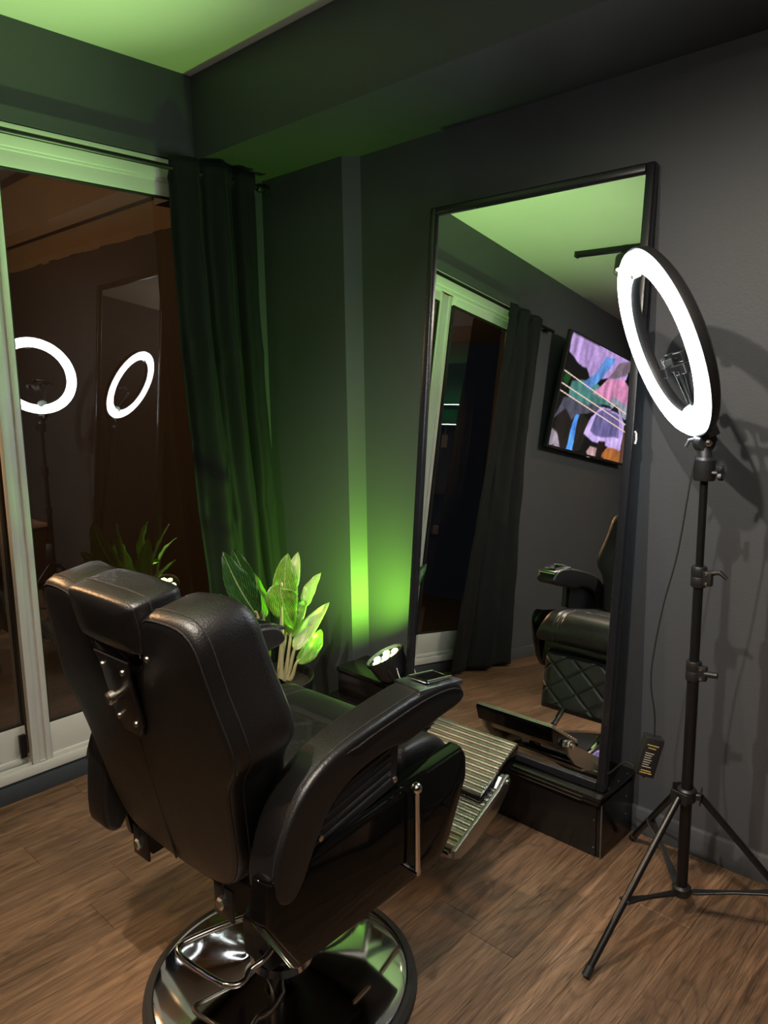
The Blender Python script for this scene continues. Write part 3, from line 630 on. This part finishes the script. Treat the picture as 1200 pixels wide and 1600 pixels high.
for s in (-1, 1):
    def br(b):
        (prism(b, [(-.262, .50), (-.16, .52), (-.10, .44), (-.18, .40), (-.235, .395), (-.262, .43)], s*.150-.004, s*.150+.004, 'y', .001, 1), box(b, (-.262, s*.150-.03, .40), (-.256, s*.150+.03, .47), .002))
    h = part('hinge_bracket', 'steel', br)
    part('hinge_bolt', 'bolt', lambda b: lathe(b, [(.013, 0), (.013, .008), (.009, .012), (0, .012)], 6, frm((-.262, s*.150+.0, .435), (-1, 0, .1))), h)
    # glossy side panel
    o_, i_ = s*.338, s*.292
    def sp(b):
        P = [(-.235, .362), (.195, .360), (.235, .400), (.300, .545), (.300, .585), (.282, .610), (.06, .602), (-.30, .578), (-.312, .50)]
        if s > 0: P[0] = (-.20, .362); P[-2] = (-.22, .578); P[-1] = (-.225, .50)
        t = bmesh.new(); n = len(P)
        def ins(k):   # shrink towards the middle for the bevelled face
            cx, cz = -.01, .50
            return [(cx+(p[0]-cx)*k[0], cz+(p[1]-cz)*k[1]) for p in P]
        levels = [(i_, (1, 1)), (s*.318, (1, 1)), (s*.332, (.975, .93)), (o_, (.93, .74)), ]
        rs = []
        for y, k in levels:
            q = ins(k)
            if k != (1, 1): q = [(x, z if P[j][1] < .5 else P[j][1]-(.012 if y == o_ else .003)) for j, (x, z) in enumerate(q)]
            rs.append([t.verts.new((x, y, z)) for x, z in q])
        for A, B_ in zip(rs, rs[1:]):
            for k in range(n): t.faces.new((A[k], A[(k+1) % n], B_[(k+1) % n], B_[k]))
        t.faces.new(rs[-1]); t.faces.new(rs[0][::-1]); bmesh.ops.recalc_face_normals(t, faces=t.faces)
        es = [e for e in t.edges if len(e.link_faces) == 2 and e.calc_face_angle(0) > .3]
        bmesh.ops.bevel(t, geom=es, offset=.006, segments=2, affect='EDGES', clamp_overlap=True); merge(b, t)
    part('side_panel', 'gloss', sp, smooth=30)
    # armrest
    AP = smoothpath([(p[0], 0, p[1]) for p in [(.268, .752), (.245, .778), (.20, .790), (.12, .792), (.02, .782), (-.08, .768), (-.16, .745), (-.225, .700), (-.268, .63), (-.285, .56), (-.275, .525), (-.245, .515), (-.215, .545), (-.185, .600), (-.155, .645), (-.11, .680), (-.04, .702), (.03, .705), (.07, .700), (.12, .706), (.19, .716), (.245, .722), (.270, .735)]], 3, closed=True)
    AP = [(v.x, v.z) for v in AP]
    def arm(b):
        lo, hi = (s*.256, s*.345) if s > 0 else (-.345, -.256)
        def f(v):   # the rear of the armrest flares outwards and gets deeper
            k = max(0, min(1, (-v[0]-.05)/.2)); c = s*.300
            return (v[0], c+(v[1]-c)*(1-.10*k), v[2]-(.10*k*max(0, min(1, (.62-v[2])/.08)) if s > 0 else 0))
        prism(b, AP, lo, hi, 'y', .016, 4, f)
    ar = part('armrest', 'leather', arm, smooth=60)
    def seam(b):
        off = []
        m_ = len(AP); 
        for i in range(2, 30): 
            x, z = AP[i]; off.append((x*1.0, s*.3475-(s*.018 if x < -.1 else 0)*max(0, min(1, (-x-.05)/.2)), z-.016 if z > .7 else z))
            if x < -.24 and z < .6: break
        tube(b, off, .0016, 6)
        tube(b, [(p[0], s*.328, p[2]+.0165) for p in off if p[2] > .70], .0016, 6)
    part('seam', 'thread', seam, ar)
    part('ashtray_plate', 'plate', lambda b: prism(b, [(.112, -.043), (.264, -.043), (.268, .040), (.128, .040)], 0, .012, 'z', .003, 2, lambda v: (v[0], s*.300+v[1]*s*-1, v[2]+.787-max(0, v[0]-.20)*.34)), ar)
    def lid(b):
        P = [(.155, -.027), (.240, -.027), (.240, .024), (.155, .024)]
        tube(b, [(x, s*.300-s*y, .8010-max(0, x-.20)*.34) for x, y in P+[P[0]]], .0035, 8)
    part('ashtray_rim', 'chrome', lid, ar)
    part('ashtray_lid', 'gloss', lambda b: prism(b, [(.157, -.025), (.238, -.025), (.238, .022), (.157, .022)], 0, .004, 'z', .001, 1, lambda v: (v[0], s*.300-s*v[1], v[2]+.7975-max(0, v[0]-.20)*.34)), ar)
    pts = [(-.235, .560), (.055, .612), (.065, .704), (-.05, .702), (-.13, .672), (-.185, .615)]
    lp = part('louvre_plate', 'plastic', lambda b: prism(b, pts, s*.305, s*.326, 'y', .004, 2))
    for k in range(5):
        z = .020+k*.017; x0_ = -.205+k*.022+.01; x1_ = .035
        part('louvre', 'plastic', lambda b: tube(b, [(x0_, s*.326, .560+z+(x0_+.235)*.18), (x1_, s*.326, .560+z+(x1_+.235)*.18)], .0042, 8), lp)
    for bx, bz in ((.046, .625), (-.165, .598)):
        part('louvre_bolt', 'bolt', lambda b: lathe(b, [(.007, 0), (.006, .004), (0, .0055)], 14, frm((bx, s*.327, bz), (0, s, 0))), lp)
    part('arm_support', 'steel', lambda b: box(b, (-.2, s*.290-.010, .42), (.05, s*.290+.010, .72), .006))
# recline lever, near side only
lv = part('recline_lever', 'chrome', lambda b: tube(b, [(.083, -.356, .592), (.083, -.356, .408)], .0065, 14))
part('lever_ball', 'chrome', lambda b: sphere(b, (.083, -.356, .600), .0125), lv)
part('lever_pivot', 'chrome', lambda b: tube(b, [(.083, -.335, .408), (.083, -.36, .408)], .008, 12), lv)

def groove(u, v, n): # diamond quilting height 0..1
    a = abs(((u+v)*n) % 1-.5)*2; c = abs(((u-v)*n) % 1-.5)*2
    g = 1-math.exp(-((1-a)/.10)**2); h = 1-math.exp(-((1-c)/.10)**2)
    return g*h
# seat cushion: profile swept across
SEC = smoothpath([(p[0], 0, p[1]) for p in [(-.24, .52), (-.22, .600), (-.05, .610), (.10, .618), (.20, .622), (.275, .612), (.318, .575), (.325, .53), (.30, .49), (.20, .475)]], 12)
def seatf(u, v):
    i = min(len(SEC)-1, int(round(u*(len(SEC)-1)))); p = SEC[i]; Y = (v-.5)*2
    e = 1-max(0, (abs(Y)-.86)/.14)**2.4*.55; hz = .49
    x = p.x*(1-.0*abs(Y)); z = hz+(p.z-hz)*e if p.z > hz else p.z
    if -.2 < p.x < .145 and p.z > .58 and abs(Y) < .66: z -= .009*(1-groove(p.x/.5, Y*.27/.5, 4.0))
    for sx in (.150,):
        if p.z > .5: z -= .009*math.exp(-((p.x-sx)/.008)**2)
    for sy in (.66, .735):
        z -= .009*math.exp(-((abs(Y)-sy)/.017)**2) if p.z > .5 else 0
    return (x, Y*.282, z)
part('seat', 'leather', lambda b: (grid(b, len(SEC)-1, 110, seatf), box(b, (-.23, -.262, .46), (.29, .262, .50), .01)), smooth=75)
# backrest
BO = [(.0, .900), (.06, .920), (.100, .952), (.118, 1.000), (.130, 1.034), (.165, 1.046), (.240, 1.044), (.272, 1.018), (.282, .970), (.290, .915), (.303, .855), (.308, .815), (.298, .778), (.270, .738), (.255, .690), (.240, .610), (.225, .545), (.190, .490), (.14, .468), (.07, .462), (.0, .460)]
BO2 = BO+[(-y, z) for y, z in BO[-2:0:-1]]
BOs = smoothpath([(y, z, 0) for y, z in BO2], 3, closed=True); BOs = [(v.x, v.y) for v in BOs]
def bx_(z): return -.385+(1.04-z)*.215+.00*z      # rear face
def backf(v):
    y, z, h = v; wing = max(0, (abs(y)-.16)/.17); return (bx_(z)+h*(1+.12*wing)+.016*wing*(1 if h > .05 else .35), y, z+h*.20)
part('backrest', 'leather', lambda b: pillow(b, BOs, {'c': (0, .63), 'r': [(0, -.006), (.35, -.006), (.7, -.004), (.93, -.001), (.962, .000), (.980, .003), (.993, .011), (1.0, .022), (1.0, .092), (.990, .108), (.965, .118), (.91, .124), (.5, .125), (0, .125)]}, backf), smooth=70)
bk = [o for o in COL.objects if o.name == 'backrest'][0]
def bseam(sc, h):
    return [backf((p[0]*sc, .63+(p[1]-.63)*sc, h)) for p in BOs]
part('seam', 'thread', lambda b: (tube(b, bseam(.975, .002), .0017, 6, closed=True), tube(b, bseam(1.001, .026), .0015, 6, closed=True)), bk)
part('seam', 'thread', lambda b: tube(b, [backf((0, z, -.0045)) for z in (.86, .75, .6, .5, .468)], .0022, 6), bk)
def quilt(u, v):
    y = (v-.5)*.36; z = .56+.40*u; h = .131+.012*(1-abs(v-.5)*2)**.4-.008*(1-groove(u*.4/.42, (v-.5)*.36/.42, 3.2)); p = backf((y, z, h)); return p
part('quilted_panel', 'leather', lambda b: grid(b, 60, 60, quilt), bk, smooth=75)
# headrest
HO = smoothpath([(x*.80, y, 0) for x, y in [(-.140, .968), (-.146, 1.00), (-.146, 1.035), (-.130, 1.056), (0, 1.060), (.130, 1.056), (.146, 1.035), (.146, 1.00), (.140, .968), (.12, .956), (0, .952), (-.12, .956)]], 4, closed=True)
HO = [(v.x, v.y) for v in HO]
def headf(v):
    y, z, h = v; return (bx_(z)+h-.004, y, z+h*.18)
hr = part('headrest', 'leather', lambda b: pillow(b, HO, [(0, -.010), (.5, -.010), (.88, -.007), (.955, -.002), (.99, .008), (1, .020), (1, .082), (.95, .098), (.8, .104), (0, .108)], headf), smooth=70)
part('seam', 'thread', lambda b: (tube(b, [headf((p[0]*.965, 1.006+(p[1]-1.006)*.965, .004)) for p in HO], .0016, 6, closed=True), tube(b, [headf((p[0]*1.003, 1.006+(p[1]-1.006)*1.003, .034)) for p in HO], .0016, 6, closed=True)), hr)
part('headrest_bar', 'chrome', lambda b: prism(b, [(-.030, .86), (-.005, .86), (.022, .98), (-.055, .98)], .02, .026, 'x', .001, 1, lambda v: (bx_(v[2])+v[0], v[1], v[2])), hr)
bp_ = part('headrest_bracket', 'steel', lambda b: prism(b, [(-.062, .935), (.062, .935), (.050, .905), (.048, .80), (.028, .770), (-.028, .770), (-.048, .80), (-.050, .905)], -.016, -.006, 'x', .002, 2, lambda v: (bx_(v[2])+v[0], v[1], v[2])))
for y, z in ((-.036, .91), (.036, .91), (-.03, .80), (.03, .80), (-.145, .965)):
    part('bracket_bolt', 'bolt', lambda b: lathe(b, [(.006, 0), (.0055, .004), (0, .006)], 12, frm((bx_(z)-.016, y, z), (-1, 0, -.2))), bp_)
part('headrest_knob', 'bolt', lambda b: (lathe(b, [(.007, 0), (.007, .012), (.013, .013), (.013, .024), (.009, .028), (0, .028)], 16, frm((bx_(.86)-.016, .0, .858), (-1, 0, -.2)))), bp_)
# leg rest and footrests
def calff(u, v):
    z = .445-.215*u; x = .285+.060*u; Y = (v-.5)*2; w_ = .245-.035*u
    d = 1-max(0, (abs(Y)-.8)/.2)**2*.8; e = 1-max(0, (abs(u-.5)*2-.86)/.14)**2*.8
    h = .030*min(d, e)-.007*(1-groove(u*.30/.5, Y*w_/.5, 3.9)); return (x+h, Y*w_, z+h*.35)
cr = part('leg_rest', 'leather', lambda b: (grid(b, 70, 110, calff), prism(b, [(.262, .455), (.285, .447), (.347, .230), (.325, .226)], -.245, .245, 'y', .004, 1, lambda v: (v[0], v[1]*(1-.14*(.45-v[2])/.22), v[2]))), smooth=75)
FY = .03
def ribs(b, a, c, n, y0_, y1_, hh=.006):
    a, c = Vector(a), Vector(c); d = c-a; L_ = d.length; d.normalize(); nr = Vector((-d.z, 0, d.x)); P = []
    for i in range(n*6+1):
        s_ = i/(n*6); ph = (s_*n) % 1; P.append(a+d*L_*s_+nr*(hh*(abs(math.sin(PI*ph))**.6)))
    pts = [(p.x, p.z) for p in P]+[(c-nr*.010).to_tuple()[::2], (a-nr*.010).to_tuple()[::2]]
    t = bmesh.new(); va = [t.verts.new((x, y0_, z)) for x, z in pts]; vb = [t.verts.new((x, y1_, z)) for x, z in pts]; m_ = len(pts)
    for i in range(m_): t.faces.new((va[i], vb[i], vb[(i+1) % m_], va[(i+1) % m_]))
    t.faces.new(va); t.faces.new(vb[::-1]); bmesh.ops.recalc_face_normals(t, faces=t.faces); merge(b, t)
f1 = part('footplate', 'cast', lambda b: ribs(b, (.668, 0, .236), (.868, 0, .322), 11, FY-.150, FY+.150), smooth=50)
part('footplate_body', 'gloss', lambda b: prism(b, [(.660, .228), (.872, .318), (.874, .306), (.85, .262), (.70, .200), (.665, .206)], FY-.152, FY+.152, 'y', .004, 2), f1)
f2 = part('footrest', 'cast', lambda b: ribs(b, (.515, 0, .150), (.735, 0, .232), 12, FY-.165, FY+.165), smooth=50)
def cheek(b):
    for q in (-1, 1):
        prism(b, [(.500, .128), (.505, .150), (.725, .236), (.760, .262), (.780, .262), (.788, .245), (.775, .215), (.72, .170), (.60, .125), (.53, .115)], FY+q*.170-.007, FY+q*.170+.007, 'y', .003, 2)
    prism(b, [(.735, .232), (.760, .258), (.780, .258), (.784, .24), (.755, .215)], FY-.168, FY+.168, 'y', .003, 2)
part('footrest_frame', 'cast', cheek, f2)
part('hinge_pin', 'chrome', lambda b: tube(b, [(.768, FY-.185, .246), (.768, FY+.185, .246)], .008, 14), f2)
def fa(b):
    for q in (-1, 1): tube(b, smoothpath([(.20, q*.10, .36), (.34, q*.10, .27), (.44, q*.10+FY*.5, .165), (.54, q*.10+FY, .130)], 5), .011, 10)
    box(b, (.51, FY-.15, .112), (.60, FY+.15, .135), .004)
part('footrest_arm', 'chrome', fa)

# ------------------------------------------------------------------ television
TV = thing('television', 'wall-mounted flat television glowing with draped lilac fabric, seen in the mirror', 'television', (-1.10, 2.55, 1.5))
tt = R(6)
def tf(v): return Vector((-.395-v[0], 2.560-v[2]*math.cos(tt)-v[1]*math.sin(tt), 1.465+v[1]*math.cos(tt)-v[2]*math.sin(tt)))
TWd, THt = 1.34, .79
one('bezel', 'plastic', TV, lambda b: (box(b, (0, 0, -.028), (TWd, THt, 0), .004, 2, tf), box(b, (0, 0, 0), (.010, THt, .004), .001, 1, tf), box(b, (TWd-.010, 0, 0), (TWd, THt, .004), .001, 1, tf), box(b, (.01, 0, 0), (TWd-.01, .016, .004), .001, 1, tf), box(b, (.01, THt-.010, 0), (TWd-.01, THt, .004), .001, 1, tf)))
one('wall_bracket', 'steel', TV, lambda b: box(b, (-1.3, 2.56, 1.62), (-.85, 2.632, 1.95), .004))
one('status_light', 'pwhite', TV, lambda b: box(b, (.62, -.004, -.006), (.66, .002, .006), .001, 1, tf))
def inp(p, poly):
    x, y = p; c = False; j = len(poly)-1
    for i in range(len(poly)):
        a, b_ = poly[i], poly[j]
        if (a[1] > y) != (b_[1] > y) and x < (b_[0]-a[0])*(y-a[1])/(b_[1]-a[1])+a[0]: c = not c
        j = i
    return c
REG = [ # (polygon in screen fractions u right, v up; colour)
 ([(0, 0), (1, 0), (1, 1), (0, 1)], (.030, .032, .034)),
 ([(0, 0), (.36, 0), (.40, .30), (.22, .42), (.05, .33)], (.10, .075, .06)),
 ([(.0, 0), (.12, 0), (.06, .12), (0, .16)], (.42, .36, .42)),
 ([(0, .22), (.06, .44), (.28, .52), (.48, .52), (.52, .42), (.28, .35), (.20, .27), (.10, .35), (.03, .26)], (.20, .19, .26)),
 ([(.06, .50), (.0, .58), (.02, .66), (.10, .64)], (.03, .22, .06)),
 ([(.10, .46), (.12, .60), (.34, .66), (.62, .62), (.60, .50), (.35, .46)], (.14, .36, .34)),
 ([(0, .82), (.02, .98), (.14, 1.0), (.75, 1), (.74, .80), (.52, .74), (.30, .66), (.24, .76), (.12, .78)], (.48, .34, .60)),
 ([(.24, .60), (.34, .72), (.44, .94), (.56, .96), (.50, .82), (.40, .66), (.34, .58)], (.16, .36, .66)),
 ([(.52, .74), (.72, .84), (.80, .98), (.74, .99), (.60, .90)], (.34, .26, .32)),
 ([(.74, .80), (.80, .98), (.77, .80)], (.01, .01, .02)),
 ([(.80, .82), (.82, 1), (.96, 1), (.94, .86), (.88, .78)], (.50, .36, .58)),
 ([(.38, .56), (.52, .74), (.70, .80), (.90, .74), (.98, .60), (.86, .48), (.60, .54)], (.62, .30, .48)),
 ([(.94, .86), (.98, 1), (1, 1), (1, .40), (.94, .20), (.90, .38), (.92, .62), (1, .70)], (.20, .19, .50)),
 ([(.60, .50), (.62, .62), (.88, .56), (.86, .44)], (.36, .38, .44)),
 ([(.18, 0), (.24, .34), (.28, .34), (.28, 0)], (.10, .40, .85)),
 ([(.36, .16), (.40, .34), (.50, .46), (.74, .50), (.86, .40), (.90, .10), (.70, .12)], (.52, .40, .68)),
 ([(.43, .22), (.46, .38), (.56, .46), (.76, .44), (.82, .22), (.62, .20)], (.26, .22, .44)),
 ([(.62, .46), (.70, .54), (.76, .46)], (.04, .08, .05)),
 ([(.86, .40), (.97, .14), (1, 0), (.84, 0), (.90, .14)], (.28, .15, .10)),
 ([(.62, 0), (.70, .12), (.90, .10), (.88, 0)], (.55, .26, .05)),
 ([(.44, .02), (.48, .10), (.60, .08), (.62, 0), (.48, 0)], (.55, .38, .40)),
 ([(.56, 0), (.56, .16), (.66, .16), (.64, 0)], (.10, .05, .04))]
def screen():
    b = B(); cl = b.loops.layers.color.new('Col'); nx, ny = 260, 154; x0_, y0_, x1_, y1_ = .010, .016, TWd-.010, THt-.010; G = {}
    V = [[b.verts.new(tf((x0_+(x1_-x0_)*i/nx, y0_+(y1_-y0_)*j/ny, .002))) for j in range(ny+1)] for i in range(nx+1)]
    for i in range(nx):
        for j in range(ny):
            u, v = (i+.5)/nx, (j+.5)/ny; q = Vector((u*3.2, v*2.4, .3))
            uu = u+.028*noise.noise(q*2.2); vv = v+.03*noise.noise(q*2.2+Vector((9, 4, 1))); c = (0, 0, 0)
            for poly, cc in REG:
                if inp((uu, vv), poly): c = cc
            g = 1+.30*noise.noise(Vector((u*22, v*7, 2)))+.12*noise.noise(Vector((u*50, v*50, 5)))
            lm = sum(c)/3; c = tuple(max(0, (x*.62+lm*.38)*g*1.55) for x in c)
            G[i, j] = c
    for i in range(nx):
        for j in range(ny):
            u, v = (i+.5)/nx, (j+.5)/ny
            nb = [G[a, b2] for a in (i-1, i, i+1) for b2 in (j-1, j, j+1) if (a, b2) in G]; c = tuple(sum(k[q] for k in nb)/len(nb) for q in range(3))
            for ya, yb_, xe in ((.66, .47, .96), (.55, .37, .93), (.485, .30, .90)):
                k = max(0, min(1, (.0085-abs(v-(ya+(yb_-ya)*u)))/.005)) if u < xe else 0; c = tuple(c[q]*(1-k)+(1.0, .85, .8)[q]*k for q in range(3))
            f = b.faces.new((V[i][j], V[i+1][j], V[i+1][j+1], V[i][j+1]))
            for l in f.loops: l[cl] = (*[min(1, x) for x in c], 1)
    m = bpy.data.materials.new('television_picture'); m.use_nodes = True; N, L = nodes(m); p = N['Principled BSDF']
    at = N.new('ShaderNodeVertexColor'); at.layer_name = 'Col'; L.new(at.outputs[0], p.inputs['Emission Color']); p.inputs['Emission Strength'].default_value = 1.0
    p.inputs['Base Color'].default_value = (.01, .01, .01, 1); p.inputs['Roughness'].default_value = .2
    obj('screen', b, m, TV, smooth=0)
screen()

# ------------------------------------------------------------------ ceiling track and spots
tr = thing('lighting_track', 'black lighting track across the pale ceiling, seen in the mirror', 'lighting track', (.06, .7, 2.55))
one('rail', 'steel', tr, lambda b: box(b, (.045, -1.3, 2.558), (.080, 2.26, ZC), .002))
one('end_cap', 'plastic', tr, lambda b: box(b, (.042, 2.258, 2.555), (.083, 2.272, ZC), .002))
for (L0, aim), lab in zip(SPOTS, ('black cylinder spotlight at the window end of the lighting track', 'black spotlight second from the window end of the lighting track', 'black spotlight third from the window end of the lighting track', 'black spotlight added at the far end of the lighting track, out of frame')):
    L0 = Vector(L0); d = (Vector(aim)-L0).normalized(); bk_ = L0-d*.02
    sp_ = thing('track_spotlight', lab, 'spotlight', (.0625, L0.y, 2.55), 0, 'spotlights on the ceiling track')
    one('adapter_block', 'plastic', sp_, lambda b: box(b, (.046, L0.y-.05, 2.535), (.079, L0.y+.05, 2.56), .002))
    one('stem', 'steel', sp_, lambda b: tube(b, [(.0625, L0.y, 2.54), bk_-d*.04+Vector((0, 0, .02)), bk_-d*.05], .006, 8))
    one('can', 'plastic', sp_, lambda b: lathe(b, [(0, -.11), (.034, -.11), (.036, -.105), (.036, .0), (.033, .0), (.030, -.03), (0, -.03)], 24, frm(bk_, d)))
    one('lens', 'spotlens', sp_, lambda b: lathe(b, [(0, -.024), (.029, -.024)], 20, frm(bk_, d)))

# ------------------------------------------------------------------ the left side of the shop, seen only by reflection
sbox('trim_9', (XL, -2.0, 2.455), (-1.36, 2.0, ZC), 'bronze')
dl = thing('downlight', 'round warm recessed downlight in the lowered ceiling, seen by reflection', 'ceiling light', (-1.45, 1.75, 2.45))
one('trim_ring', 'pwhite', dl, lambda b: lathe(b, [(.045, 0), (.06, 0), (.06, -.006), (.045, -.008)], 28, lambda v: (-1.45+v[0], 1.75+v[1], 2.455+v[2])))
one('lens', 'down', dl, lambda b: lathe(b, [(0, -.002), (.045, -.002)], 24, lambda v: (-1.45+v[0], 1.75+v[1], 2.455+v[2])))
for z, lab in ((2.0, 'upper glowing shelf with green LED edge on the far side wall'), (1.80, 'lower glowing shelf with green LED edge on the far side wall')):
    sh = thing('led_shelf', lab, 'shelf', (-2.15, .1, z), 0, 'glowing shelves on the far side wall')
    one('board', 'wood2', sh, lambda b: box(b, (XL, -.9, z-.025), (-2.06, 1.08, z), .002))
    one('led_strip', 'shelfled', sh, lambda b: box(b, (-2.0605, -.9, z-.009), (-2.055, 1.08, z-.001)))
lamp('AREA', 'shelf_glow', (-2.12, .1, 2.02), 2.2, (.02, 1, .25), aim=(-2.25, .1, 2.2), sx=1.9, sy=.05)
lamp('AREA', 'shelf_glow', (-2.12, .1, 1.97), 2.2, (.02, 1, .25), aim=(-2.25, .1, 1.85), sx=1.9, sy=.05)
co = thing('workstation_counter', 'dark grey counter cabinet below the glowing shelves, seen by reflection', 'counter', (-1.8, .3, 0))
one('body', 'wood2', co, lambda b: box(b, (XL+.004, -1.2, .0), (-1.42, 1.10, .66), .003))
one('worktop', 'laminate', co, lambda b: box(b, (XL+.004, -1.22, .662), (-1.38, 1.11, .70), .003))
ws = thing('wall_ledge', 'thick dark ledge on the far wall between counter and glowing shelves', 'ledge', (-2.15, .1, 1.08))
one('board', 'wood2', ws, lambda b: box(b, (XL+.002, -1.2, 1.08), (-2.0, 1.10, 1.18), .003))
pi_ = thing('pillar', 'dark pillar with a bronze inlay strip beside the glowing shelves', 'pillar', (-2.1, 1.7, 0))
one('shaft', 'wood2', pi_, lambda b: box(b, (XL+.002, 1.12, 0), (-2.02, 1.60, 2.453), .003))
one('inlay', 'bronze', pi_, lambda b: box(b, (-2.021, 1.36, .90), (-2.012, 1.46, 2.14), .001))
for k, (y, z, h, r_, mm, lb) in enumerate(((.95, .70, .16, .035, 'steel', 'dark bottle with a pointed top on the counter, second from the pillar'), (.80, .70, .12, .045, 'wood2', 'squat brown jar on the counter, third from the pillar'), (1.06, .70, .10, .04, 'bronze', 'bronze tub on the counter, nearest the pillar'), (.62, .70, .20, .03, 'plastic', 'tall slim black bottle on the counter, farthest from the pillar'))):
    bt_ = thing('product_bottle', lb, 'bottle', (-1.75, y, z), 0, 'products on the far counter')
    one('container', mm, bt_, lambda b: lathe(b, [(0, .0), (r_, 0), (r_*1.02, h*.1), (r_, h*.7), (r_*.4, h*.82), (r_*.35, h*.9)], 16, lambda v: (-1.75+v[0], y+v[1], z+v[2])))
    one('cap', 'plastic', bt_, lambda b: lathe(b, [(r_*.42, h*.88), (r_*.42, h), (0, h*1.02)], 12, lambda v: (-1.75+v[0], y+v[1], z+v[2])))
hg = thing('hanging_tag', 'small kraft card hanging below the lower glowing shelf', 'tag', (-2.06, .82, 1.62))
one('card', 'paper', hg, lambda b: box(b, (-2.062, .79, 1.56), (-2.058, .86, 1.69), .001))
one('string', 'pwhite', hg, lambda b: tube(b, [(-2.06, .825, 1.69), (-2.06, .825, 1.775)], .002, 6))
cn = thing('low_console', 'low dark wooden console against the wall, right of the camera', 'console', (1.95, -.6, 0))
one('body', 'wood2', cn, lambda b: (box(b, (1.80, -1.4, .06), (XR-.013, -.15, .46), .003)))
one('top', 'bronze', cn, lambda b: box(b, (1.78, -1.42, .462), (XR-.013, -.13, .49), .003))
for k in range(3): one('drawer', 'bronze', cn, lambda b: box(b, (1.785, -1.38+k*.41, .12), (1.80, -1.0+k*.41, .42), .003))
